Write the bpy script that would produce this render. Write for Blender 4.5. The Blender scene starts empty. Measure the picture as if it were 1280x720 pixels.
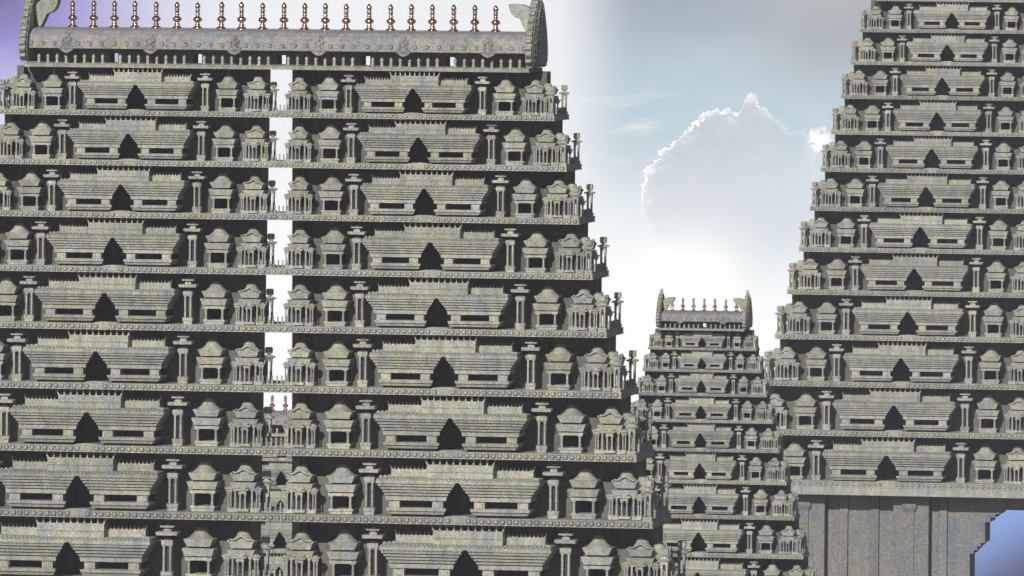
import bpy, math, random
from mathutils import Matrix, Vector

random.seed(7)
sc = bpy.context.scene
COL = sc.collection
R = math.radians
A = 0.05                 # metres per drawing unit of the great tower
YAW = R(9.4)             # every facade is turned a little
GROUND = 0.0
EYE = 76.0               # height of the eye above the courtyard

# ------------------------------------------------------------------ materials
def new_mat(name):
    m = bpy.data.materials.new(name); m.use_nodes = True
    m.node_tree.nodes.clear()
    return m, m.node_tree.nodes, m.node_tree.links

def ramp(N, stops, interp='LINEAR'):
    r = N.new('ShaderNodeValToRGB'); cr = r.color_ramp; cr.interpolation = interp
    while len(cr.elements) < len(stops): cr.elements.new(0.5)
    for e, (p, c) in zip(cr.elements, stops):
        e.position = p; e.color = (c[0], c[1], c[2], 1)
    return r

def stone(name, base, moss=0.25, side_glow=0.5, speck=1.0, scale=1.0, streak=.6):
    m, N, L = new_mat(name)
    out = N.new('ShaderNodeOutputMaterial'); b = N.new('ShaderNodeBsdfPrincipled')
    L.new(b.outputs[0], out.inputs[0])
    b.inputs['Roughness'].default_value = 0.88
    b.inputs['Specular IOR Level'].default_value = 0.25
    geo = N.new('ShaderNodeNewGeometry')
    oi = N.new('ShaderNodeObjectInfo')
    def noise(s, detail=4, rough=0.6, dist=0.0, src=None):
        n = N.new('ShaderNodeTexNoise'); n.inputs['Scale'].default_value = s*scale
        n.inputs['Detail'].default_value = detail; n.inputs['Roughness'].default_value = rough
        n.inputs['Distortion'].default_value = dist
        L.new(src or geo.outputs['Position'], n.inputs['Vector']); return n
    def mix(fac, a, c, mode='MIX'):
        x = N.new('ShaderNodeMix'); x.data_type = 'RGBA'; x.blend_type = mode
        if isinstance(fac, (int, float)): x.inputs[0].default_value = fac
        else: L.new(fac, x.inputs[0])
        for sock, v in ((x.inputs[6], a), (x.inputs[7], c)):
            if isinstance(v, tuple): sock.default_value = (*v, 1)
            else: L.new(v, sock)
        return x.outputs[2]
    def mul(a, v):
        x = N.new('ShaderNodeMath'); x.operation = 'MULTIPLY'
        L.new(a, x.inputs[0])
        if isinstance(v, (int, float)): x.inputs[1].default_value = v
        else: L.new(v, x.inputs[1])
        return x.outputs[0]
    r, g, bl = base
    big = noise(0.55, 5, .62, .4)
    tint = ramp(N, [(.30, (r*.74, g*.80, bl*1.08)), (.44, (r*.96, g*.97, bl*1.0)),
                    (.56, (r*1.14, g*.98, bl*1.0)), (.70, (r*1.06, g*1.08, bl*.84))])
    L.new(big.outputs[0], tint.inputs[0])
    c = tint.outputs[0]
    # pale yellow lichen in drifts
    li = noise(1.6, 6, .72, .6)
    lr = ramp(N, [(.53, (0, 0, 0)), (.70, (1, 1, 1))]); L.new(li.outputs[0], lr.inputs[0])
    c = mix(mul(lr.outputs[0], .60), c, (r*1.36, g*1.42, bl*.76))
    # blue grey weathering
    bw = noise(1.1, 5, .7, .3)
    br = ramp(N, [(.56, (0, 0, 0)), (.68, (1, 1, 1))]); L.new(bw.outputs[0], br.inputs[0])
    c = mix(mul(br.outputs[0], .45), c, (r*.66, g*.72, bl*.92))
    # fine grain
    fi = noise(9.0, 3, .7)
    fr = ramp(N, [(.32, (.50, .50, .50)), (.50, (1, 1, 1)), (.68, (1.55, 1.55, 1.5))]); L.new(fi.outputs[0], fr.inputs[0])
    c = mix(.85*speck, c, fr.outputs[0], 'MULTIPLY')
    # rain streaks
    mp = N.new('ShaderNodeMapping'); mp.inputs['Scale'].default_value = (1.6, 1.6, .16)
    L.new(geo.outputs['Position'], mp.inputs['Vector'])
    st = noise(1.3, 4, .6, 0, mp.outputs[0])
    sr = ramp(N, [(.36, (.52, .53, .54)), (.58, (1, 1, 1))]); L.new(st.outputs[0], sr.inputs[0])
    c = mix(streak, c, sr.outputs[0], 'MULTIPLY')
    # moss all over; the extra green on right-facing sides is painted glow tint
    sx = N.new('ShaderNodeSeparateXYZ'); L.new(geo.outputs['Normal'], sx.inputs[0])
    mr = N.new('ShaderNodeMapRange'); L.new(sx.outputs[0], mr.inputs[0])
    mr.inputs[1].default_value = .3; mr.inputs[2].default_value = .9
    mr.inputs[3].default_value = moss; mr.inputs[4].default_value = side_glow
    mo = noise(.8, 5, .65, .2)
    mor = ramp(N, [(.38, (.25, .25, .25)), (.62, (1, 1, 1))]); L.new(mo.outputs[0], mor.inputs[0])
    c = mix(mul(mor.outputs[0], mr.outputs[0]), c, (r*.86, g*1.02, bl*.52))
    # block to block difference
    orr = N.new('ShaderNodeMapRange'); L.new(oi.outputs['Random'], orr.inputs[0])
    orr.inputs[3].default_value = .86; orr.inputs[4].default_value = 1.12
    hv = N.new('ShaderNodeHueSaturation'); L.new(c, hv.inputs['Color']); L.new(orr.outputs[0], hv.inputs['Value'])
    L.new(hv.outputs[0], b.inputs['Base Color'])
    bm = N.new('ShaderNodeBump'); bm.inputs['Strength'].default_value = .55; bm.inputs['Distance'].default_value = .06
    L.new(fi.outputs[0], bm.inputs['Height']); L.new(bm.outputs[0], b.inputs['Normal'])
    return m

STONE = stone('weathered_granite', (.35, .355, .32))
PALE = stone('pale_granite', (.395, .40, .36), moss=.20)
WALL = stone('mossy_granite', (.14, .14, .135), moss=.42, side_glow=.7, speck=.8)
SHADE = stone('painted_shade_granite', (.052, .047, .060), moss=.2, speck=.6)  # near-black stone, painted shade for recesses, gaps and stud rings
BASE = stone('base_granite', (.195, .20, .195), moss=.16, scale=.62, streak=.25)
ROOFST = stone('roof_granite', (.262, .258, .258), moss=.12)

def make_copper():
    m, N, L = new_mat('polished_copper')
    out = N.new('ShaderNodeOutputMaterial'); b = N.new('ShaderNodeBsdfPrincipled'); L.new(b.outputs[0], out.inputs[0])
    geo = N.new('ShaderNodeNewGeometry'); n = N.new('ShaderNodeTexNoise'); n.inputs['Scale'].default_value = 6
    L.new(geo.outputs['Position'], n.inputs['Vector'])
    r = ramp(N, [(.35, (.56, .33, .22)), (.65, (.86, .59, .42))]); L.new(n.outputs[0], r.inputs[0])
    L.new(r.outputs[0], b.inputs['Base Color'])
    b.inputs['Metallic'].default_value = 1.; b.inputs['Roughness'].default_value = .24
    return m
COPPER = make_copper()

def make_ground_mat():
    m, N, L = new_mat('courtyard_earth')
    out = N.new('ShaderNodeOutputMaterial'); b = N.new('ShaderNodeBsdfPrincipled'); L.new(b.outputs[0], out.inputs[0])
    geo = N.new('ShaderNodeNewGeometry'); n = N.new('ShaderNodeTexNoise'); n.inputs['Scale'].default_value = .15; n.inputs['Detail'].default_value = 8
    L.new(geo.outputs['Position'], n.inputs['Vector'])
    r = ramp(N, [(.35, (.10, .11, .06)), (.55, (.24, .20, .15)), (.7, (.30, .27, .22))]); L.new(n.outputs[0], r.inputs[0])
    L.new(r.outputs[0], b.inputs['Base Color']); b.inputs['Roughness'].default_value = .95
    return m
EARTH = make_ground_mat()

# ------------------------------------------------------------------ mesh helpers
class MB:
    def __init__(s): s.v = []; s.f = []; s.sm = []; s.grime = []
    def poly(s, pts, faces, smooth=False):
        o = len(s.v); s.v += [tuple(p) for p in pts]
        for f in faces: s.f.append(tuple(i+o for i in f)); s.sm.append(smooth)
    def frus(s, x0, x1, y0, y1, z0, z1, gx=0., gy=0., gb=None):
        """box whose top is wider by gx each side, gy at the front (and gb at the back)"""
        gb = gy if gb is None else gb
        p = [(x0, y0, z0), (x1, y0, z0), (x1, y1, z0), (x0, y1, z0),
             (x0-gx, y0-gy, z1), (x1+gx, y0-gy, z1), (x1+gx, y1+gb, z1), (x0-gx, y1+gb, z1)]
        s.poly(p, [(3, 2, 1, 0), (4, 5, 6, 7), (0, 1, 5, 4), (1, 2, 6, 5), (2, 3, 7, 6), (3, 0, 4, 7)])
    box = frus
    def soot(s, *a):                        # a near-black panel
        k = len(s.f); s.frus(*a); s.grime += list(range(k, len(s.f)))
    def frus2(s, x0, x1, y0, y1, z0, z1, gl=0., gr=0., gf=0.):
        p = [(x0, y0, z0), (x1, y0, z0), (x1, y1, z0), (x0, y1, z0),
             (x0-gl, y0-gf, z1), (x1+gr, y0-gf, z1), (x1+gr, y1, z1), (x0-gl, y1, z1)]
        s.poly(p, [(3, 2, 1, 0), (4, 5, 6, 7), (0, 1, 5, 4), (1, 2, 6, 5), (2, 3, 7, 6), (3, 0, 4, 7)])
    def cbox(s, cx, cy, hx, hy, z0, z1, g=0.):
        s.frus(cx-hx, cx+hx, cy-hy, cy+hy, z0, z1, g, g)
    def lathe(s, cx, cy, prof, n=10, smooth=True, rot=0., sx=1., sy=1.):
        o = len(s.v)
        for r, z in prof:
            for i in range(n):
                a = 2*math.pi*i/n + rot
                s.v.append((cx+r*sx*math.cos(a), cy+r*sy*math.sin(a), z))
        for k in range(len(prof)-1):
            for i in range(n):
                j = (i+1) % n
                s.f.append((o+k*n+i, o+k*n+j, o+(k+1)*n+j, o+(k+1)*n+i)); s.sm.append(smooth)
        s.f.append(tuple(o+i for i in reversed(range(n)))); s.sm.append(False)
        t = o+(len(prof)-1)*n
        s.f.append(tuple(t+i for i in range(n))); s.sm.append(False)
    def prism_xz(s, pts, y0, y1):          # outline counter-clockwise seen from the front
        n = len(pts)
        s.poly([(x, y0, z) for x, z in pts]+[(x, y1, z) for x, z in pts],
               [tuple(range(n)), tuple(reversed(range(n, 2*n)))] +
               [(i, n+i, n+(i+1) % n, (i+1) % n) for i in range(n)])
    def prism_yz(s, pts, x0, x1):
        n = len(pts)
        s.poly([(x0, y, z) for y, z in pts]+[(x1, y, z) for y, z in pts],
               [tuple(reversed(range(n))), tuple(range(n, 2*n))] +
               [(i, (i+1) % n, n+(i+1) % n, n+i) for i in range(n)])
    def boss(s, x, y, z, r, d, n=10):        # a round stud on a front face, a painted shadow ring round its foot
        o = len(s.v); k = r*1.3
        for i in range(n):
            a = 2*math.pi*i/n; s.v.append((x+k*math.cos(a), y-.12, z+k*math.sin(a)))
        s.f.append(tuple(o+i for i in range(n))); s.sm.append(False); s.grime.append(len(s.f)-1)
        rings = [(.62, -.05), (.66, .42), (1., .46), (.94, .72), (.6, .95)]
        o = len(s.v)
        for k, h in rings:
            for i in range(n):
                a = 2*math.pi*i/n
                s.v.append((x+r*k*math.cos(a), y-d*h, z+r*k*math.sin(a)))
        s.v.append((x, y-d, z))
        for k in range(len(rings)-1):
            for i in range(n):
                j = (i+1) % n
                s.f.append((o+k*n+i, o+k*n+j, o+(k+1)*n+j, o+(k+1)*n+i)); s.sm.append(k > 0)
        t = o+(len(rings)-1)*n
        for i in range(n):
            s.f.append((t+i, t+(i+1) % n, o+len(rings)*n)); s.sm.append(True)
    def ball(s, x, y, z, rx, ry, rz, n=8, m=6):
        prof = [(max(1e-3, math.sin(math.pi*k/m)), -math.cos(math.pi*k/m)) for k in range(m+1)]
        o = len(s.v); s.lathe(0, 0, prof, n)
        for i in range(o, len(s.v)):
            a, b, c = s.v[i]; s.v[i] = (x+a*rx, y+b*ry, z+c*rz)
    def mesh(s, name, mat):
        me = bpy.data.meshes.new(name); me.from_pydata(s.v, [], s.f)
        me.polygons.foreach_set('use_smooth', s.sm)
        me.materials.append(mat)
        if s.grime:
            me.materials.append(SHADE)  # second slot paints shade onto the listed faces
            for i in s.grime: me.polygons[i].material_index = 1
        me.update(); me.validate()
        import bmesh
        b = bmesh.new(); b.from_mesh(me); bmesh.ops.recalc_face_normals(b, faces=b.faces); b.to_mesh(me); b.free()
        return me

def column(mb, x, y, r, z0, z1, n=8):
    h = z1-z0
    mb.cbox(x, y, r*1.25, r*1.25, z0, z0+h*.09)
    mb.lathe(x, y, [(r*.95, z0+h*.09), (r*1.05, z0+h*.22), (r*.72, z0+h*.26), (r*.95, z0+h*.33),
                    (r*.80, z0+h*.50), (r*1.0, z0+h*.58), (r*.70, z0+h*.63), (r*.85, z0+h*.78),
                    (r*.70, z0+h*.83), (r*1.15, z0+h*.91)], n)
    mb.cbox(x, y, r*1.35, r*1.35, z0+h*.91, z1)

# ------------------------------------------------------------------ object helpers
def link(name, me, parent=None, loc=(0, 0, 0), s=1., rz=0., sz=None):
    o = bpy.data.objects.new(name, me); COL.objects.link(o)
    o.parent = parent; o.location = loc; o.rotation_euler = (0, 0, rz)
    o.scale = (s, s, s if sz is None else sz)
    return o

def copy_tree(kit, parent, loc, s=1., rz=0., sz=None):
    """kit = (name, mesh, [(child name, child mesh), ...])"""
    o = link(kit[0], kit[1], parent, loc, s*random.uniform(.985, 1.012), rz+R(random.uniform(-.7, .7)), (s if sz is None else sz)*random.uniform(.988, 1.01))
    for n, me in kit[2]: link(n, me, o)
    return o

# ------------------------------------------------------------------ the carved pieces (drawing units, k = 6 storey)
# y = 0 is the lip of the ledge, +y goes into the tower; z = 0 the underside of that ledge
def make_barrel_shrine():
    b = MB()
    for s in (-1, 1):
        def X(a, c): return (min(s*a, s*c), max(s*a, s*c))
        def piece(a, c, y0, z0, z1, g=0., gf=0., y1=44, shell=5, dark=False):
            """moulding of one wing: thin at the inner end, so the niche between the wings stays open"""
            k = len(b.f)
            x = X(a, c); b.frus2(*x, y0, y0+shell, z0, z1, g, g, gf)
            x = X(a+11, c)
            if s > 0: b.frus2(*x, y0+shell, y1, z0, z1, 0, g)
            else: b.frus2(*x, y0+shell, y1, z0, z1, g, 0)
            if dark: b.grime += list(range(k, len(b.f)))  # shadow lines between mouldings painted on these gap pieces
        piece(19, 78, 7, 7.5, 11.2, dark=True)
        piece(17, 79, 1.5, 11.2, 13.9, 1.6, 1.6)
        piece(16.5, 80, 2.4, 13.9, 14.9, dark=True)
        piece(14.6, 82, .2, 14.9, 18.4, .8, 1.)
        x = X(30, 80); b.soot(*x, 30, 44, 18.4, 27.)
        for c in (24, 74):
            x = X(c-6, c+6); b.box(*x, 3, 14, 18.4, 27.)
            x = X(c-4, c+4); b.box(*x, 2, 3, 19.4, 24.4)
        piece(14, 83, .5, 27.0, 31.6, .8, .6)
        st = [(12.0, 84.0), (9.4, 86.4), (6.9, 88.9), (4.6, 91.4)]
        for i, (a, c) in enumerate(st):
            z = 32.8+i*3.5
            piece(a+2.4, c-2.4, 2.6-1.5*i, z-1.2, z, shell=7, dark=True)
            piece(a, c, -.8-1.5*i, z, z+2.4, .8, .9)
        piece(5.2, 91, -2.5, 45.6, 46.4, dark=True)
    body = b.mesh('barrel_shrine_body', PALE)
    b = MB()
    for s in (-1, 1):
        def X(a, c): return (min(s*a, s*c), max(s*a, s*c))
        x = X(2.9, 93.6); b.frus(*x, -6.4, 44, 46.4, 48.2, .4, .4)
    b.frus(-94, 94, -5.6, 46, 48.2, 49.6)
    # vaulted lower roof drawing back to the two low blocks
    b.prism_yz([(-5, 49.6), (46, 49.6), (46, 52), (40, 53), (12, 53), (2, 52), (-4, 50.8)], -92.5, 92.5)
    n = 41
    for i in range(n):
        x = -92+184*i/(n-1)
        b.ball(x, -4.6, 50.6, 1.75, 1.5, 1.7, 6, 4)
        if i < n-1: b.ball(x+2.3, -1.2, 52.6, 1.5, 1.4, 1.4, 6, 4)
    for s in (-1, 1):
        for q in range(3): b.ball(s*(90-4*q), 6+6*q, 53.2, 2.6, 2.6, 2.2, 6, 4)
    b.frus(-82, -37.5, 27, 44, 52.5, 60.8, 0, -.5, 0)
    b.frus(37.5, 82, 27, 44, 52.5, 60.8, 0, -.5, 0)
    b.frus(-37.9, 37.9, 11, 44, 52.5, 67.2, .2, -.8, 0)
    b.box(-38.4, 38.4, 10.2, 12.5, 59.5, 60.3)
    roof = b.mesh('barrel_shrine_roof', STONE)
    lows = []
    for s in (-1, 1):
        b = MB(); n = 9
        x0, x1 = sorted((s*39, s*81.5)); b.box(x0, x1, 28.4, 31.6, 60.6, 61.3)
        for i in range(n):
            x = s*(41.5+37.*i/(n-1))
            b.frus(x-.62, x+.62, 29, 31, 61.3, 65.0, -.2, 0)
        b.prism_xz([(s*81-.7, 60.8), (s*81+.7, 60.8), (s*83.4+.6, 66.6), (s*83.4-.6, 66.6)], 28, 32)
        lows.append(('low_crest', b.mesh('low_crest', PALE)))
    b = MB()
    for i in range(9):
        x = -31+62*i/8
        b.frus(x-.95, x+.95, 12.4, 15.5, 67.2, 74.8, -.1, 0)
    for s in (-1, 1):
        b.prism_xz([(s*37.4-.95, 67.2), (s*37.4+.95, 67.2), (s*40.6+.9, 75.2), (s*40.6-.9, 75.2)], 12, 16)
    b.box(-37.6, 37.6, 12.2, 16.5, 66.8, 67.9)
    high = b.mesh('high_crest', PALE)
    return ('barrel_roof_shrine', body, [('barrel_roof', roof), *lows, ('high_crest', high)])

def make_domed_shrine():
    b = MB()
    b.frus(-13, 13, 1.8, 34, 7.5, 11.6)
    b.frus(-14.4, 14.4, .4, 34, 11.6, 13.8)
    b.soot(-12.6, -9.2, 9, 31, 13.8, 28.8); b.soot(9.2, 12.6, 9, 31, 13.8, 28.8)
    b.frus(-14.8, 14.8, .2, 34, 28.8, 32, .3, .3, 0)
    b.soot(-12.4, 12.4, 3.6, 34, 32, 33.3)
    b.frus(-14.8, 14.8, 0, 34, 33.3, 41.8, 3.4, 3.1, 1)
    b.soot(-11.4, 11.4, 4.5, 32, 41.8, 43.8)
    b.frus(-12.6, 12.6, .5, 33, 43.8, 52., 3.9, 3.3, 1)
    for s in (-1, 1):                                   # upturned eave tips
        b.prism_xz([(s*17.2-1, 41.6), (s*17.2+1, 41.6), (s*20.2+.3, 43.6), (s*20.2-.4, 43.6)] if s > 0 else
                   [(s*17.2-1, 41.6), (s*17.2+1, 41.6), (s*20.2+.4, 43.6), (s*20.2-.3, 43.6)], 28, 34)
    body = b.mesh('domed_shrine_body', PALE)
    b = MB()
    b.lathe(0, 15, [(14.2, 51.8), (13.9, 52.8), (12.2, 54.2), (9.9, 56.0), (8.5, 57.8), (7.9, 59.8), (7.0, 61.8), (5.2, 63.6), (2.6, 64.8), (.3, 65.2)], 16)
    dome = b.mesh('shrine_dome', STONE)
    ch = [('dome', dome)]
    for s in (-1, 1):
        b = MB(); column(b, s*11, 2.8, 1.75, 13.8, 28.8)
        ch.append(('column', b.mesh('shrine_column', STONE)))
    return ('domed_shrine', body, ch)

def make_spike():
    b = MB(); b.lathe(0, 16, [(2.2, 64.6), (1.2, 66), (1.8, 67), (.9, 68.5), (.8, 73.5), (.3, 74.2)], 8)
    return b.mesh('dome_spike', STONE)

def make_twin_pillar():
    b = MB()
    b.cbox(0, 7, 5.6, 5.6, 7.5, 12.4); b.cbox(0, 7, 6.4, 6.4, 12.4, 13.6, .3); b.cbox(0, 7, 6.0, 6.0, 13.6, 16.6, .7)
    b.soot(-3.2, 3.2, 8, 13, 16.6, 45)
    base = b.mesh('twin_pillar_base', PALE)
    ch = []
    for s in (-1, 1):
        b = MB()
        for y in (3.2, 11): 
            b.lathe(s*3.5, y, [(1.5, 16.6), (1.6, 19), (1.1, 20), (1.5, 22), (1.3, 27), (1.6, 28.5), (1.1, 29.5), (1.5, 31), (1.3, 36), (1.7, 37.5), (1.1, 38.5), (1.5, 40), (1.3, 43), (1.8, 45)], 8)
        ch.append(('colonnette', b.mesh('colonnette', PALE)))
    b = MB()
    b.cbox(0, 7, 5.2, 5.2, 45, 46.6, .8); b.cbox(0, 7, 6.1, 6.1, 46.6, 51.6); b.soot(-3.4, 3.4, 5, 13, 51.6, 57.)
    b.cbox(0, 7, 11.2, 10, 57., 60.8, .6); b.cbox(0, 7, 4.2, 4.2, 60.8, 63.6); b.cbox(0, 7, 2.8, 2.8, 63.6, 66)
    b.cbox(0, 7, 7.4, 6.5, 65.6, 67.6, .3); b.cbox(0, 7, 2, 2, 67.6, 69)
    ch.append(('capital', b.mesh('capital', PALE)))
    return ('twin_pillar', base, ch)

def make_pavilion():
    b = MB()
    b.frus(-18.5, 18.5, 1, 30, 7.5, 9.2)
    for x0, x1, y0 in ((-19, -8.3, 1), (-7.2, 7.2, -5), (8.3, 19, 1)):
        b.frus(x0, x1, y0, 30, 9.2, 11.8)
    b.soot(-18, 18, 20, 30, 11.8, 34)  # back panel painted with the shade behind the columns
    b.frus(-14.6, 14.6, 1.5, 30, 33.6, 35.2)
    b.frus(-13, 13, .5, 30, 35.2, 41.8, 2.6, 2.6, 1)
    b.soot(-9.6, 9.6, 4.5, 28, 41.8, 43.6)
    b.frus(-11.2, 11.2, 1.5, 29, 43.6, 51, 2.6, 2.4, 1)
    # small porch
    b.cbox(0, -2.5, 4.4, 3, 29.6, 32); b.cbox(0, -2, 7.2, 5.2, 33, 35.1, .4); b.cbox(0, -2, 3.6, 3, 32, 33)
    b.cbox(0, -1, 3, 3, 35.1, 36.4); b.prism_xz([(-6, 36.2), (6, 36.2), (5.2, 38.4), (3, 37.2), (-3, 37.2), (-5.2, 38.4)], -4, 1)
    for s in (-1, 1):
        b.cbox(s*16.6, 6, 3.4, 4, 31, 33.2, .4); b.cbox(s*17, 6, 4.4, 5, 34, 35.6, .3); b.cbox(s*16.6, 6, 2.4, 3, 33.2, 34); b.cbox(s*16.6, 6, 2, 3, 35.6, 37.2, .8)
        b.prism_xz([(s*13.2-1, 50.4), (s*13.2+1, 50.4), (s*14.6+.8, 53.2), (s*14.6-.8, 52.6)], -1.5, 3)
    body = b.mesh('pavilion_body', PALE)
    b = MB()
    b.lathe(0, 14, [(12.2, 50.8), (11.8, 52.2), (10., 54.2), (8.2, 56.2), (7.2, 58), (6.8, 60), (5.6, 61.8), (3, 63), (.3, 63.4)], 14)
    # curled gable moulding on the front of the dome
    pts = [(-13, 53.2), (-10.5, 51.8), (-7, 52.6), (-3.4, 54.6), (0, 56.4), (3.4, 54.6), (7, 52.6), (10.5, 51.8), (13, 53.2),
           (12, 54.4), (10, 53.4), (7.2, 54.6), (4, 56.8), (0, 59), (-4, 56.8), (-7.2, 54.6), (-10, 53.4), (-12, 54.4)]
    n = len(pts)//2
    for i in range(n-1):
        q = [pts[i], pts[i+1], pts[len(pts)-2-i], pts[len(pts)-1-i]]
        b.prism_xz(q, .2, 4)
    dome = b.mesh('pavilion_dome', STONE)
    ch = [('dome', dome)]
    for s in (-1, 1):
        b = MB(); column(b, s*9.7, 3.4, 1.6, 11.8, 33.6); ch.append(('column', b.mesh('pavilion_column', STONE)))
        b = MB(); column(b, s*2.9, -2.6, 1.25, 11.8, 29.6); ch.append(('porch_column', b.mesh('porch_column', STONE)))
        b = MB(); column(b, s*14.9, 5, 1.1, 11.8, 31); column(b, s*18, 5, 1.1, 11.8, 31); ch.append(('corner_column', b.mesh('corner_column', STONE)))
    return ('columned_pavilion', body, ch)

def make_ball_pillar():
    b = MB()
    b.cbox(0, 0, 5, 5, 7.5, 10.4); b.cbox(0, 0, 5.6, 5.6, 10.4, 12.6)
    for x in (-2.8, 2.8):
        for y in (-2.8, 2.8):
            b.lathe(x, y, [(1.3, 12.6), (1.5, 16), (1., 17), (1.3, 20), (1.2, 25), (1.5, 26), (1., 27), (1.3, 32), (1.6, 36.5)], 8)
    b.cbox(0, 0, 3.8, 3.8, 36.5, 40, .9); b.cbox(0, 0, 6.6, 6.6, 40.6, 42.6, 1.2); b.cbox(0, 0, 3.4, 3.4, 40, 40.6)
    b.cbox(0, 0, 4.6, 4.6, 42.6, 43.8); b.cbox(0, 0, 2.2, 2.2, 43.8, 45.6)
    body = b.mesh('ball_pillar_shaft', PALE)
    b = MB()
    b.cbox(0, 0, 3., 3., 45.6, 47.2, 1.2); b.cbox(0, 0, 4.3, 4.3, 47.2, 53.2)
    for x in (-2.8, 0, 2.8):
        for y in (-2.8, 0, 2.8): b.ball(x, y, 53.4, 1.3, 1.3, 1.2, 6, 4)
    fin = b.mesh('ball_pillar_finial', STONE)
    return ('corner_pillar', body, [('finial', fin)])

def make_railing(length, step, post=1.6):
    b = MB(); n = max(2, int(length/step))
    for i in range(n+1):
        y = length*i/n
        b.lathe(0, y, [(post, 7.5), (post, 10), (post*.7, 11), (post*.9, 14), (post*.6, 15.5), (post*.9, 18), (.2, 20.5)], 6)
    b.box(-post, post, -post, length+post, 7.4, 9.4)
    return b.mesh('railing', STONE)

def boss_row(b, x0, x1, step, y, z, r, d, skip=()):
    n = int((x1-x0)/step)
    off = ((x1-x0)-n*step)/2
    for i in range(n+1):
        x = x0+off+i*step
        if any(abs(x-c) < w for c, w in skip): continue
        b.boss(x, y, z, r, d)

def make_cornice(W, depth, humps, slot=None):
    """one ledge of the tower with its row of round studs"""
    b = MB()
    b.box(-W, W, 0, depth, 0, 7.4)
    b.box(-W-.7, W+.7, -.8, depth+.8, -.05, 1.1)              # lip
    b.box(-W-.4, W+.4, -.4, depth+.4, 6.7, 8.1)
    for c in humps:
        pts = [(c+16*math.cos(math.pi*i/12), 7.8+2.6*math.sin(math.pi*i/12)) for i in range(13)]
        b.prism_xz(pts, -.6, 6)
        b.frus(c-7, c+7, -.9, 0, 2, 7.6, -1, 0, 0)
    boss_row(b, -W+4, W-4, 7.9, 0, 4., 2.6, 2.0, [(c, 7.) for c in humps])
    return b.mesh('cornice', STONE)

def make_wall(W, d0, d1, units, slot):
    """storey wall behind the ledge: doorways below, top band left open as an added void that renders dark"""
    b = MB(); z0, z1 = 6., 76.; T = 7; zg = 49  # wall stops at zg; void above added to keep that band dark
    cuts = []
    for c in units:
        cuts.append((c-25, c+25, 47))
        for s in (-1, 1): cuts.append((c+s*140.5-8.4, c+s*140.5+8.4, 28.6))  # holes behind the shrines, added so their niches turn dark
    if slot: cuts.append((-slot, slot, z1))
    cuts.sort()
    x = -W
    for a, c, top in cuts:
        b.box(x, a, d0, d0+T, z0, zg)
        if top < z1: b.box(a, c, d0+.6, d0+T-.6, top, zg-.02)
        x = c
    b.box(x, W, d0, d0+T, z0, zg)
    if slot:
        b.box(-W, -slot*1.9, d1-T, d1, z0, z1); b.box(slot+12, W, d1-T, d1, z0, z1)
        for s in (-1, 1):                                       # jambs of the slot, full height
            x0, x1 = sorted((s*slot, s*(slot+9))); b.box(x0, x1, d0, d0+T, zg, z1)
            x0, x1 = sorted((s*(slot+9), s*(slot+15))); b.box(x0, x1, d0+T, d1-T, z0, z1)
    else: b.box(-W, W, d1-T, d1, z0, z1)
    for s in (-1, 1):
        x0, x1 = sorted((s*W, s*(W-T)))
        b.box(x0, x1, d0+T, d1-T, z0, z1)
        xa, xb = sorted((s*(W+1.6), s*(W-9)))
        b.box(xa, xb, d0-1.5, d0+5, z0, z1)                      # corner pilaster
        b.box(xa, xb, d1-6, d1+1.5, z0, z1)
        for t in (.33, .66):
            y = d0+(d1-d0)*t; xa, xb = sorted((s*(W+1.2), s*(W-2))); b.box(xa, xb, y-2, y+2, z0, z1)
    return b.mesh('storey_wall', WALL)

def make_finial():
    b = MB()
    b.lathe(0, 0, [(6.2, -.6), (6.0, .5), (3.6, 2.2), (2.4, 3.0), (3.3, 4.2), (2.9, 5.2), (1.9, 6.6), (2.6, 8.), (4.6, 9.6), (5.2, 11.2), (4.8, 12.6), (3., 14.4),
                   (1.9, 15.6), (2.1, 16.4), (2.9, 17.6), (2., 18.8), (1.9, 19.8), (3.0, 21.2), (2.1, 22.6), (2.9, 24), (1.9, 25.2), (2.4, 26), (3.1, 27.6), (2.7, 30), (1.4, 32.2), (.2, 33.6)], 14)
    return b.mesh('finial', COPPER)

def make_medallion():
    b = MB()
    b.prism_xz([(0, 17.6), (4, 19), (8, 21.8), (9.6, 23.4), (9.6, 26), (7.2, 28), (5.6, 31), (6.6, 35), (4.4, 38), (2.6, 41.5), (0, 42.6), (-2.6, 41.5), (-4.4, 38), (-6.6, 35), (-5.6, 31), (-7.2, 28), (-9.6, 26), (-9.6, 23.4), (-8, 21.8), (-4, 19)], 4.6, 15)
    b.ball(0, 5, 38, 2.4, 2.2, 2.8, 8, 6); b.ball(0, 4.6, 31.5, 3.4, 2.2, 3.6, 8, 6); b.ball(0, 4.6, 25.5, 4.6, 1.8, 3.6, 8, 6)
    for s in (-1, 1):
        b.ball(s*7.2, 4.6, 25, 2, 1.6, 2, 8, 6); b.ball(s*4.6, 4.6, 34, 1.6, 1.5, 2.4, 6, 5); b.ball(s*4.6, 4.6, 28.6, 1.6, 1.4, 1.8, 6, 5)
    return b.mesh('medallion', ROOFST)

def gable_outline(k, n=44, scal=1.):
    pts = []
    ctrl = [(6, 46), (14, 56), (26, 58), (40, 54), (54, 46), (68, 35), (80, 23), (90, 11), (99, 4), (107, 0)]
    def half(z):
        for (z0, w0), (z1, w1) in zip(ctrl, ctrl[1:]):
            if z <= z1: return w0+(w1-w0)*(z-z0)/(z1-z0)
        return 0
    zs = [6+101*i/n for i in range(n+1)]
    right = [(55-k*(half(z)+scal*8*abs(math.sin(z*.36))*(1 if z < 92 else 0)), 6+(z-6)*(1-(1-k)*.55)+(1-k)*6) for z in zs]
    left = [(110-y, z) for y, z in reversed(right)]
    return right+left[1:]

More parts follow.
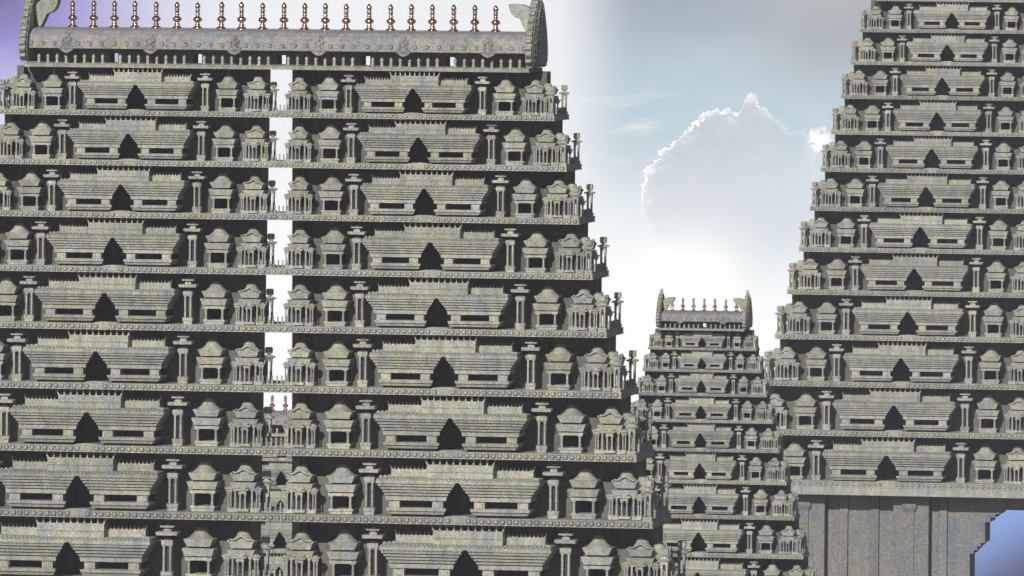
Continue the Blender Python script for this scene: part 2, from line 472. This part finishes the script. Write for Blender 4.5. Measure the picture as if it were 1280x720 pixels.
def make_gable(side, L):
    b = MB()
    x0, x1 = sorted((side*L, side*(L+7)))
    b.prism_yz(gable_outline(1.), x0, x1)
    x0, x1 = sorted((side*(L+6), side*(L+10)))
    b.prism_yz(gable_outline(.80), x0, x1)
    x0, x1 = sorted((side*(L+9), side*(L+12.5)))
    b.prism_yz(gable_outline(.52), x0, x1)
    for i in range(30):
        t = i/29; z = 8+82*t
        o = gable_outline(1., 44, 0)
        w = min(o, key=lambda p: abs(p[1]-z) + (100 if p[0] > 55 else 0))
        for s in (-1, 1):
            b.ball(side*(L+7), 55+s*(55-w[0])*.95, z, 2.6, 3.4, 1.5, 6, 4)
            b.ball(side*(L+10), 55+s*(55-w[0])*.72, z*.9+4, 1.8, 2.6, 1.4, 6, 4)
            b.ball(side*(L-.2), 55+s*(55-w[0])*.95, z, 1.8, 2.6, 1.8, 6, 4)
    return b.mesh('gable_plate', STONE)

def make_wing(side, L):
    o = [(0, 0), (7, 0), (10, 4), (13, 10), (15.4, 16), (17, 18), (22, 19.5), (26, 23), (28.6, 27.4), (30, 32), (30.5, 36), (24, 36.6), (14, 36), (6, 33), (2, 28), (0, 22)]
    b = MB(); z = 48.6
    # built in slices so that the curl stays concave
    for i in range(1, len(o)//2):
        q = [o[i], o[i+1] if i+1 < len(o)-i else o[i], o[len(o)-i-1], o[(len(o)-i) % len(o)]]
        q = [(side*(L-x), z+h) for x, h in q]
        b.prism_xz(q, 45, 65)
    return b.mesh('ridge_wing', STONE)

def make_roof(L, n_med):
    b = MB()
    prof = [(8, 24.4), (8, 27), (9.5, 35), (13, 41), (21, 46.2), (33, 48.8), (55, 49.8), (77, 48.8), (89, 46.2), (97, 41), (100.5, 35), (102, 27), (102, 24.4)]
    b.prism_yz(prof, -L, L)
    b.box(-L, L, 6.9, 9, 23.6, 25.4); b.box(-L, L, 101, 103, 23.6, 25.4)
    b.box(-L, L, 52, 58, 49.2, 50.6)
    step = 2*L/(n_med+.0)*.505*2/2
    return b, prof

def build_roof(tower, z, n_med, n_fin, S, sz, y_front, finials=True, wings=True):
    """roof block above the top storey; S scales drawing units, z is the underside of its plinth"""
    pitch = 107.5
    L = pitch*(n_med-1)/2+50
    meds = [pitch*(i-(n_med-1)/2) for i in range(n_med)]
    wins = [(meds[i]+meds[i+1])/2 for i in range(n_med-1)]
    b, prof = make_roof(L, n_med)
    for m in meds:
        for q in (15.2, 30.2, 45.4):
            for s in (-1, 1):
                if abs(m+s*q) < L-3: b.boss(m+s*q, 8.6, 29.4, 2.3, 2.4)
    roof = link('roof', b.mesh('barrel_vault', ROOFST), tower, (0, y_front, z), S, 0, sz)
    me = make_medallion()
    for m in meds: link('medallion', me, roof, (m, 3, 0))
    # clerestory under the eave, open to the sky at its little windows
    b = MB(); x = -L+4
    for w in wins:
        b.box(x, w-5.5, 44, 76, 4.6, 24.6); x = w+5.5
        b.box(w-5.5, w+5.5, 44.6, 75.4, 17.4, 24.6); b.box(w-5.5, w+5.5, 44.6, 75.4, 4.6, 5.8)
    b.box(x, L-4, 44, 76, 4.6, 24.6)
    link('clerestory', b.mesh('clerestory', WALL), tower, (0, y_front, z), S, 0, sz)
    b = MB()
    b.box(-L-3, L+3, 3, 107, 0, 4.6); b.box(-L-3.6, L+3.6, 2.4, 107.6, -.05, 1.2); b.box(-L-3.4, L+3.4, 2.7, 107.3, 3.8, 5.)
    link('roof_plinth', b.mesh('roof_plinth', STONE), tower, (0, y_front, z), S, 0, sz)
    b = MB()
    b.lathe(0, 0, [(2.4, 4.8), (2.4, 6.2), (1.5, 7), (2., 9), (1.7, 11.2), (2.3, 12.4), (2.4, 13.6), (1.6, 14.6), (.3, 16.6)], 8)
    fig = b.mesh('knob', PALE)
    edges = [-L+2]+wins+[L-2]
    for a, c in zip(edges, edges[1:]):
        n = int((c-a-6)/11.7)
        for i in range(n):
            xx = (a+c)/2+(i-(n-1)/2)*11.7
            if len(wins) > 2 or abs(xx) < L-6: link('eave_knob', fig, roof, (xx, 22, 0))
    for s in (-1, 1):
        link('gable_plate', make_gable(s, L), tower, (0, y_front, z), S, 0, sz)
        if wings: link('ridge_wing', make_wing(s, L), tower, (0, y_front, z), S, 0, sz)
    if finials:
        fm = FINIAL
        groups = n_fin//7
        for g in range(groups):
            for i in range(7):
                x = (g-(groups-1)/2)*190.2+(i-3)*26.7
                fo = link('finial', fm, tower, ((x+random.uniform(-.4, .4))*S, y_front+55*S, z+50.2*sz), S*1.12, random.uniform(0, 6), sz*random.uniform(.975, 1.015)); fo.rotation_euler[1] = R(random.uniform(-1.1, 1.1))

FINIAL = make_finial()
SALA = make_barrel_shrine(); SHRINE = make_domed_shrine(); TWIN = make_twin_pillar(); PAV = make_pavilion(); BALL = make_ball_pillar(); SPIKE = make_spike()
UC = 221.0                # centre of each half of a double tower
U = 222.0                 # half width of one unit
W6, D6 = 444.8, 145.0     # half width and depth of the ledge drawn above
RAIL_SIDE = make_railing(108, 18, 2.2)
RAIL_SLOT = make_railing(36, 6, 1.5)
CORN2 = make_cornice(W6, D6, (-UC-.2, UC-.2))
WALL2 = make_wall(W6/1.046-3, 55, 90, (-UC, UC), 18)
W1U, D1U = 224.0, 104.0
CORN1 = make_cornice(W1U, D1U, (0,))
WALL1 = make_wall(W1U/1.098-3, 55, 92, (0,), None)
RAIL_SHORT = make_railing(68, 14, 2.2)

def dress(tower, c, S, sz, yf, zb, ends, k, pointed=False):
    """all the carved pieces of one unit of one storey; c = unit centre in drawing units"""
    P = lambda x, y: ((c+x)*S, yf+y*S, zb)
    copy_tree(SALA, tower, P(0, 0), S, 0, sz)
    for s in (-1, 1):
        copy_tree(TWIN, tower, P(s*106.5, 18), S, 0, sz)
        o = copy_tree(SHRINE, tower, P(s*140.5, 25), S, 0, sz)
        if k == 1 or pointed: link('spike', SPIKE, o)
        copy_tree(PAV, tower, P(s*188.2, 24), S, 0, sz)

def double_tower(name, label, cx_img_pos, tiers, full=True):
    pass

def storey_scale(k): return 1.046**(k-6)

def tower_empty(name, label, cat, loc, group=None):
    o = bpy.data.objects.new(name, None); COL.objects.link(o)
    o.empty_display_size = 5
    o.location = loc; o.rotation_euler = (0, 0, -YAW)
    o['label'] = label; o['category'] = cat
    if group: o['group'] = group
    return o

# image position (1280x720 frame) -> world, at a chosen distance
F = 12000.0; PX, PY, ROLL = 640.0, -100.0, .0095
def at(px, py, Y):
    dx, dy = px-PX, py-PY
    return Vector(((dx+ROLL*dy)*Y/F, Y, EYE-(dy-ROLL*dx)*Y/F))

def add_double(name, label, anchor, k_anchor, n_tiers=12, right_half=True, crown=True, gate=None):
    """anchor = world point at the middle of the lip of ledge k_anchor"""
    ax = Vector((math.sin(YAW), math.cos(YAW), 0))
    Fk = D6/2*storey_scale(k_anchor)*A
    base = anchor+ax*Fk
    t = tower_empty(name, label, 'temple tower', (base.x, base.y, GROUND))
    H = lambda k: 75.0*storey_scale(k)*A
    z = {k_anchor: anchor.z-GROUND}
    for k in range(k_anchor-1, -1, -1): z[k] = z[k+1]+H(k+1)
    for k in range(k_anchor+1, n_tiers+1): z[k] = z[k-1]-H(k)
    for k in range(1, n_tiers+1):
        S = storey_scale(k)*A; yf = -D6/2*S
        if k < n_tiers: link('cornice', CORN2, t, (0, yf, z[k]), S)
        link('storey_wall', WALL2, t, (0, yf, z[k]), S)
        for c in ((-UC, UC) if right_half else (-UC,)):
            dress(t, c, S, S, yf, z[k], True, k)
        for s in ((-1, 1) if right_half else (-1,)):
            for d in (9, D6-9):
                copy_tree(BALL, t, (s*(W6-6.5)*S, yf+d*S, z[k]), S)
            link('railing', RAIL_SIDE, t, (s*(W6-3)*S, yf+19*S, z[k]), S)
            copy_tree(PAV, t, (s*(W6-5)*S, yf+48*S, z[k]), S*.92, s*math.pi/2)
        if right_half:
            link('railing', RAIL_SLOT, t, (16*S, yf+30*S, z[k]), S, math.pi/2)
            copy_tree(BALL, t, (-13.5*S, yf+66*S, z[k]), S)
    S0 = storey_scale(0)*A
    build_roof(t, z[0], 6, 21, A, A, -55*A, finials=crown, wings=crown)
    # gateway storey under the lowest ledge
    S = storey_scale(n_tiers)*A; Wb = W6*S; yf = -D6/2*S; top = z[n_tiers]
    b = MB(); u = A
    Wd = W6*storey_scale(n_tiers); 
    dep = D6*storey_scale(n_tiers)
    b.box(-Wd, Wd, 0, dep, 1, 11.5); b.box(-Wd-.8, Wd+.8, -.8, dep+.8, 10.4, 12.2)
    b.frus(-Wd+16, Wd-16, 1.2, dep-1.2, -12.4, 1, 15, 0); b.box(-Wd+15, Wd-15, .2, dep-.2, -14.2, -12.4)
    for c in (-UC, UC):
        cc = c*storey_scale(n_tiers)
        b.prism_xz([(cc+21*math.cos(math.pi*i/12), 11.5+3.2*math.sin(math.pi*i/12)) for i in range(13)], -.6, 8)
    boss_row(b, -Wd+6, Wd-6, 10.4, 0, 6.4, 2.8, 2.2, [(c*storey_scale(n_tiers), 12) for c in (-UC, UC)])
    link('base_cornice', b.mesh('base_cornice', STONE), t, (0, yf, top), u)
    hb = top/u                                     # down to the ground, drawing units
    b = MB(); wl = Wd-24; d0, d1 = 70., dep-36.; zt = -13.5
    # corbelled gateway: (half width, from, to) going down
    steps = [(77, -13.5, -42), (87, -42, -49), (97, -49, -56), (107, -56, -65), (117, -65, -105), (125, -105, -112), (132, -112, -119), (139, -119, -126), (146, -126, -hb)]
    for hw, za, zb in steps:
        for s in (-1, 1):
            x0, x1 = sorted((s*(hw-10), s*wl)); b.box(x0, x1, d0, d1, zb, za)
    b.box(-66.9, 66.9, d0+4, d1, -41.5, -13.5)
    link('gateway_wall', b.mesh('gateway_wall', BASE), t, (0, yf, top), u)
    gw = t.children[-1] if False else [c for c in t.children if c.name.startswith('gateway_wall')][0]
    def pil(x0, x1, y, head, name='pilaster', eng=None):
        b = MB(); b.box(x0, x1, y, d0+1, -hb, -13.4 if not head else -28)
        for e in (x0, x1):
            b.soot(e-1.1 if e == x0 else e, e if e == x0 else e+1.1, d0-.35, d0+1, -hb, -13.6)  # groove shadow painted as dark strips along both edges
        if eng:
            for e in eng: b.soot(e-.5, e+.5, y-.3, y+1, -hb, -46)  # painted shadow lines beside the engaged column
        if head:
            for i in range(5): b.frus(x0-i*.6, x1+i*.6, y-i*1.5, d0+1, -28+i*3, -25.4+i*3)
            b.box(x0+1, x1-1, y+1, d0+1, -28, -13.4)
        if eng:
            e0, e1 = eng; m = (e0+e1)/2; h = (e1-e0)/2
            b.box(e0, e1, y-3.5, y+.5, -hb, -46)
            b.frus(e0-.5, e1+.5, y-4, y+.5, -46, -38, 4, 4, 0)
            b.box(e0-5, e1+5, y-8.4, y+.5, -38, -36.6); b.box(e0-4.4, e1+4.4, y-7.6, y+.5, -36.6, -31)
        link(name, b.mesh(name, BASE), gw)
    for s in (-1, 1):
        for (a, c) in ((368, 384), (308, 324), (176, 192)):
            x0, x1 = sorted((s*(a+4), s*(c+4))); pil(x0, x1, d0-6, False)
        x0, x1 = sorted((s*213, s*281)); e = sorted((s*241, s*260)); pil(x0, x1, d0-27, True, 'pier', e)
        x0, x1 = sorted((s*414, s*wl)); e = sorted((s*445, s*463)); pil(x0, x1, d0-27, True, 'pier', e)
    b = MB(); b.frus(-60, 60, d0-22, d0+4, -22, -14.4, 7, 4, 0)
    link('lintel', b.mesh('lintel', BASE), gw)
    return t

def add_single(name, label, anchor, unit, n_tiers, k_anchor=1, crown=True, dressed=99):
    """slim tower; unit = metres per image pixel at its distance; W at k=1 is 68.4 px"""
    ax = Vector((math.sin(YAW), math.cos(YAW), 0))
    sk = lambda k: 68.4*1.098**(k-1)/W1U*unit
    base = anchor+ax*(D1U/2*sk(1))
    t = tower_empty(name, label, 'temple tower', (base.x, base.y, GROUND))
    zs = anchor.z-GROUND
    z = {1: zs}
    VZ = 1.087
    for k in range(2, n_tiers+1): z[k] = z[k-1]-75*sk(k)*VZ
    for k in range(1, n_tiers+1):
        S = sk(k); sz = S*VZ; yf = -D1U/2*S
        link('cornice', CORN1, t, (0, yf, z[k]), S, 0, sz)
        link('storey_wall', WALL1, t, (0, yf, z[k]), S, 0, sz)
        if k <= dressed:
            dress(t, 0, S, sz, yf, z[k], True, k, True)
            for s in (-1, 1):
                for d in (9, D1U-9): copy_tree(BALL, t, (s*(W1U-9)*S, yf+d*S, z[k]), S, 0, sz)
                link('railing', RAIL_SHORT, t, (s*(W1U-3)*S, yf+18*S, z[k]), S, 0, sz)
                copy_tree(PAV, t, (s*(W1U-5)*S, yf+56*S, z[k]), S*.8, s*math.pi/2, sz*.92)
    rs = .482*unit; 
    build_roof(t, z[1]+75*sk(1)*VZ, 2, 7, rs*1.05, rs*.98, -55*rs, finials=True, wings=True)
    S = sk(n_tiers); b = MB()
    wl = W1U-14
    b.box(-wl, -40, 30, D1U-20, -(z[n_tiers])/S, .5); b.box(40, wl, 30, D1U-20, -(z[n_tiers])/S, .5); b.box(-40, 40, 31, D1U-21, -60, .5)
    link('gateway_wall', b.mesh('gateway_wall', BASE), t, (0, -D1U/2*S, z[n_tiers]), S)
    return t

add_double('great_temple_tower', 'largest stone temple tower, long row of copper finials on top, open slot down its middle',
           at(336.6, 490.5, 600), 6)
add_double('tall_temple_tower', 'tall grey stone temple tower with its stepped gateway opening and plain pilastered base in view',
           at(1299, 429, 916), 9, right_half=False, crown=False)
add_single('slim_temple_tower', 'slim temple tower with seven finials, standing in the gap between the two broad towers',
           at(877.5, 437.7, 800), 800/F, 14)
p2 = at(355, 517.5, 630)
mid = at(877.5, 437.7, 800)
q = at(352.2, 576.5, 760)
add_single('hidden_temple_tower', 'temple tower glimpsed through the open slot of the largest tower, two copper finials showing',
           q, 800/F*760/630, 14, dressed=6)

# ------------------------------------------------------------------ ground (a hilltop court below the frame)
def make_ground():
    b = MB(); n = 72; rings = [0, .4, .8, .93, 1.0, 1.12]
    drop = [0, 0, 0, 0, -1.5, -30]
    cx, cy, rx, ry = 10, 770, 420, 285
    pts = []
    for r, d in zip(rings, drop):
        for i in range(n):
            a = 2*math.pi*i/n
            w = 1+(.03*math.sin(3*a+1)+.02*math.sin(7*a))*(1 if r > .9 else 0)
            pts.append((cx+rx*r*w*math.cos(a), cy+ry*r*w*math.sin(a), d+(random.uniform(-.5, .5) if r > .95 else 0)))
    faces = []
    for k in range(len(rings)-1):
        for i in range(n):
            j = (i+1) % n
            if k == 0: faces.append((i, n+i, n+j)) if False else faces.append((k*n+i, (k+1)*n+i, (k+1)*n+j))
            else: faces.append((k*n+i, (k+1)*n+i, (k+1)*n+j, k*n+j))
    b.poly(pts, faces)
    o = link('ground', b.mesh('ground', EARTH)); o['kind'] = 'structure'
make_ground()

# ------------------------------------------------------------------ sky backdrop far beyond the towers
SKY_R = 3000.0
def make_sky():
    m, N, L = new_mat('hazy_sky')
    out = N.new('ShaderNodeOutputMaterial'); em = N.new('ShaderNodeEmission'); L.new(em.outputs[0], out.inputs[0])
    tc = N.new('ShaderNodeTexCoord'); sp = N.new('ShaderNodeSeparateXYZ'); L.new(tc.outputs['Object'], sp.inputs[0])
    def val(v):
        n = N.new('ShaderNodeValue'); n.outputs[0].default_value = v; return n.outputs[0]
    def op(o, a, b=None, c=None, clamp=False):
        n = N.new('ShaderNodeMath'); n.operation = o; n.use_clamp = clamp
        for i, x in enumerate((a, b, c)):
            if x is None: continue
            if isinstance(x, (int, float)): n.inputs[i].default_value = x
            else: L.new(x, n.inputs[i])
        return n.outputs[0]
    def smooth(x, a, b):
        n = N.new('ShaderNodeMapRange'); n.interpolation_type = 'SMOOTHSTEP'; L.new(x, n.inputs[0])
        n.inputs[1].default_value = a; n.inputs[2].default_value = b; return n.outputs[0]
    def lin(c): return tuple(((v/255)/12.92 if v/255 <= .04045 else ((v/255+.055)/1.055)**2.4) for v in c)
    def mix(f, a, b):
        x = N.new('ShaderNodeMix'); x.data_type = 'RGBA'
        if isinstance(f, (int, float)): x.inputs[0].default_value = f
        else: L.new(f, x.inputs[0])
        for s, v in ((x.inputs[6], a), (x.inputs[7], b)):
            if isinstance(v, tuple): s.default_value = (*v, 1)
            else: L.new(v, s)
        return x.outputs[2]
    # sky coordinates in degrees-like units (1 unit = 1/12000 of the distance), x right, y down, from the sky's own middle
    X = op('ADD', op('MULTIPLY', sp.outputs[0], F/SKY_R), 640.)
    Y = op('ADD', op('MULTIPLY', sp.outputs[2], -F/SKY_R), -100.)
    cmb = N.new('ShaderNodeCombineXYZ'); L.new(X, cmb.inputs[0]); L.new(Y, cmb.inputs[1])
    def noise(scale, detail, rough=.55, dist=0., sx=1., sy=1.):
        mp = N.new('ShaderNodeMapping'); mp.inputs['Scale'].default_value = (sx, sy, 1); L.new(cmb.outputs[0], mp.inputs['Vector'])
        n = N.new('ShaderNodeTexNoise'); n.inputs['Scale'].default_value = scale; n.inputs['Detail'].default_value = detail
        n.inputs['Roughness'].default_value = rough; n.inputs['Distortion'].default_value = dist
        L.new(mp.outputs[0], n.inputs['Vector']); return n.outputs[0]
    def blob(cx, cy, rx, ry, p=1.):
        dx = op('DIVIDE', op('SUBTRACT', X, cx), rx); dy = op('DIVIDE', op('SUBTRACT', Y, cy), ry)
        d2 = op('ADD', op('MULTIPLY', dx, dx), op('MULTIPLY', dy, dy))
        return op('POWER', 2.71828, op('MULTIPLY', d2, -1.))
    soft = noise(.006, 4, .5, .3, .6, 1.6)
    col = mix(smooth(Y, -60, 140), lin((150, 160, 174)), lin((186, 205, 214)))
    col = mix(op('MULTIPLY', smooth(X, 880, 1040), smooth(Y, 160, 0)), col, lin((172, 176, 180)))
    # bright thin overcast behind the great tower, lavender blue beyond it
    col = mix(op('MULTIPLY', smooth(X, 800, 680), .92), col, lin((240, 241, 243)))
    col = mix(smooth(X, 330, 20), col, lin((150, 142, 208)))
    col = mix(op('MULTIPLY', smooth(X, 130, -40), smooth(Y, 90, -30)), col, lin((98, 90, 122)))
    col = mix(op('MULTIPLY', smooth(X, 120, 20), smooth(Y, 40, 160)), col, lin((205, 212, 238)))
    # whitening towards the low sun
    wl = op('MULTIPLY', smooth(Y, 130, 380), smooth(X, 60, 330))
    col = mix(op('MULTIPLY', wl, op('SUBTRACT', 1., op('MULTIPLY', blob(965, 285, 75, 75), .5))), col, lin((250, 251, 252)))
    col = mix(op('MULTIPLY', smooth(X, 1030, 1200), smooth(Y, 400, 600)), col, lin((138, 168, 222)))
    dg = op('ADD', op('MULTIPLY', op('SUBTRACT', X, 1250.), .6), op('SUBTRACT', Y, 640.))
    col = mix(op('MULTIPLY', smooth(dg, -10, 110), smooth(X, 1100, 1200)), col, lin((88, 84, 118)))
    col = mix(op('MULTIPLY', smooth(X, 990, 1050), op('MULTIPLY', smooth(Y, 90, 250), smooth(Y, 480, 300))), col, lin((208, 213, 222)))
    # thin streaks
    wisp = op('MULTIPLY', smooth(noise(.02, 5, .6, .4, .35, 2.2), .50, .72), op('MULTIPLY', smooth(X, 690, 740), blob(770, 165, 110, 60)))
    col = mix(op('MULTIPLY', wisp, .55), col, lin((246, 242, 236)))
    # the big cumulus with its lit rim
    dx = op('SUBTRACT', X, 900.); dy = op('SUBTRACT', 245., Y)
    ang = op('DIVIDE', op('ARCTAN2', op('ABSOLUTE', dy), dx), math.pi)          # 0..1 over the upper half
    rad = op('SQRT', op('ADD', op('MULTIPLY', dx, dx), op('MULTIPLY', dy, dy)))
    fc = N.new('ShaderNodeFloatCurve'); cv = fc.mapping.curves[0]
    pts = [(0., 120), (.12, 128), (.2, 134), (.25, 122), (.32, 122), (.374, 128), (.400, 138), (.413, 129), (.43, 111), (.486, 110), (.53, 107), (.597, 99.6), (.64, 92), (.691, 89), (.788, 89), (.875, 92), (1., 94)]
    while len(cv.points) < len(pts): cv.points.new(.5, .5)
    for p, (a, r) in zip(cv.points, pts): p.location = (a, r/200); p.handle_type = 'AUTO_CLAMPED'
    fc.mapping.update(); L.new(ang, fc.inputs['Value'])
    edge = op('MULTIPLY', fc.outputs[0], 200.)
    n1 = noise(.055, 5, .62, .2); n2 = noise(.22, 3, .6)
    edge = op('ADD', edge, op('MULTIPLY', op('SUBTRACT', n1, .5), 30.))
    edge = op('ADD', edge, op('MULTIPLY', op('SUBTRACT', n2, .5), 13.))
    sd = op('SUBTRACT', edge, rad)                             # positive inside
    inside = smooth(sd, -.6, 2.2)
    upper = smooth(dy, -30, 10)
    body = mix(smooth(Y, 150, 350), lin((194, 202, 211)), lin((222, 227, 234)))
    body = mix(op('MULTIPLY', smooth(noise(.03, 5, .65), .42, .62), .5), body, lin((212, 216, 224)))
    lowfade = op('MULTIPLY', smooth(Y, 400, 220), smooth(X, 1015, 945))
    col = mix(op('MULTIPLY', op('MULTIPLY', inside, lowfade), .93), col, body)
    rim = op('MULTIPLY', smooth(sd, -1.2, .8), smooth(sd, 3.6, .6))
    puffs = op('MULTIPLY', smooth(n1, .50, .64), op('MULTIPLY', smooth(sd, -1, 1), smooth(sd, 26, 4)))
    rimfade = op('MULTIPLY', upper, op('ADD', .25, op('MULTIPLY', smooth(X, 975, 935), .75)))
    col = mix(op('MULTIPLY', op('MAXIMUM', rim, op('MULTIPLY', puffs, .5)), rimfade), col, (1.1, 1.1, 1.08))
    # small lit puff to the right
    pf = op('MULTIPLY', blob(1026, 170, 15, 19), op('ADD', -.9, op('MULTIPLY', op('ADD', n1, op('MULTIPLY', n2, .7)), 2.1)))
    col = mix(op('MULTIPLY', smooth(pf, .30, .62), .85), col, (1.05, 1.05, 1.06))
    # sun glow
    g1 = blob(866, 346, 58, 46); g2 = blob(845, 390, 140, 100)
    col = mix(op('MULTIPLY', g2, .48), col, (1.0, .99, .92))
    col = mix(g1, col, (1.05, 1.04, .98))
    ring = op('MULTIPLY', blob(868, 345, 150, 150), 0.)
    col = mix(op('MULTIPLY', smooth(soft, .45, .7), .10), col, (1, 1, 1))
    L.new(col, em.inputs[0]); em.inputs[1].default_value = SKY_GAIN
    # curved wall of sky round the far side
    b = MB(); n = 48; rows = [-1400, -300, 300, 1400]
    P = []
    for z in rows:
        for i in range(n+1):
            a = R(-70)+R(140)*i/n
            P.append((SKY_R*math.tan(a)*math.cos(a), SKY_R*(math.cos(a)), z))
    faces = [(k*(n+1)+i, k*(n+1)+i+1, (k+1)*(n+1)+i+1, (k+1)*(n+1)+i) for k in range(len(rows)-1) for i in range(n)]
    b.poly(P, faces, True)
    o = link('sky', b.mesh('sky', m), None, (0, 0, EYE)); o['kind'] = 'structure'
    return o
EXPO = 0.0
SKY_GAIN = 1.13
make_sky()

# ------------------------------------------------------------------ air
HAZE = 0.00011
def make_haze():
    m, N, L = new_mat('haze_air'); out = N.new('ShaderNodeOutputMaterial')
    v = N.new('ShaderNodeVolumePrincipled'); v.inputs['Color'].default_value = (.88, .85, .95, 1)
    v.inputs['Density'].default_value = HAZE; L.new(v.outputs[0], out.inputs['Volume'])
    b = MB(); b.box(-620, 620, -40, 1400, -36, 92)
    o = link('haze', b.mesh('haze', m)); o['kind'] = 'stuff'
if HAZE: make_haze()

# ------------------------------------------------------------------ light
SUN_AZ, SUN_EL = R(197), R(25)         # azimuth clockwise from +Y: behind the viewer, to the left
w = bpy.data.worlds.new('World'); sc.world = w; w.use_nodes = True
N = w.node_tree.nodes; L = w.node_tree.links
bg = N['Background']; sky = N.new('ShaderNodeTexSky'); sky.sky_type = 'NISHITA'; sky.sun_disc = False
sky.sun_elevation = SUN_EL; sky.sun_rotation = SUN_AZ; sky.air_density = 1.0; sky.dust_density = 1.0; sky.ozone_density = 3.0
L.new(sky.outputs[0], bg.inputs[0]); bg.inputs[1].default_value = .058
ld = bpy.data.lights.new('sun', 'SUN'); ld.energy = 3.8; ld.angle = R(.5); ld.color = (1., .985, .96)
so = bpy.data.objects.new('sun', ld); COL.objects.link(so)
d = Vector((math.sin(SUN_AZ)*math.cos(SUN_EL), math.cos(SUN_AZ)*math.cos(SUN_EL), math.sin(SUN_EL)))
so.rotation_euler = d.to_track_quat('Z', 'Y').to_euler(); so.location = (-60, 200, 260)

# ------------------------------------------------------------------ camera
cd = bpy.data.cameras.new('camera'); cam = bpy.data.objects.new('camera', cd); COL.objects.link(cam)
cd.sensor_width = 36; cd.lens = F/1280*36; cd.shift_y = -(360-PY)/1280
cd.clip_start = 5; cd.clip_end = 9000
cam.matrix_world = Matrix.Translation((0, 0, EYE)) @ Matrix.Rotation(R(90), 4, 'X') @ Matrix.Rotation(ROLL, 4, 'Z')
sc.camera = cam
sc.view_settings.view_transform = 'Standard'; sc.view_settings.look = 'None'
sc.view_settings.exposure = EXPO; sc.view_settings.gamma = 1; sc.view_settings.use_curve_mapping = False
sc.render.resolution_x = 1024; sc.render.resolution_y = 576
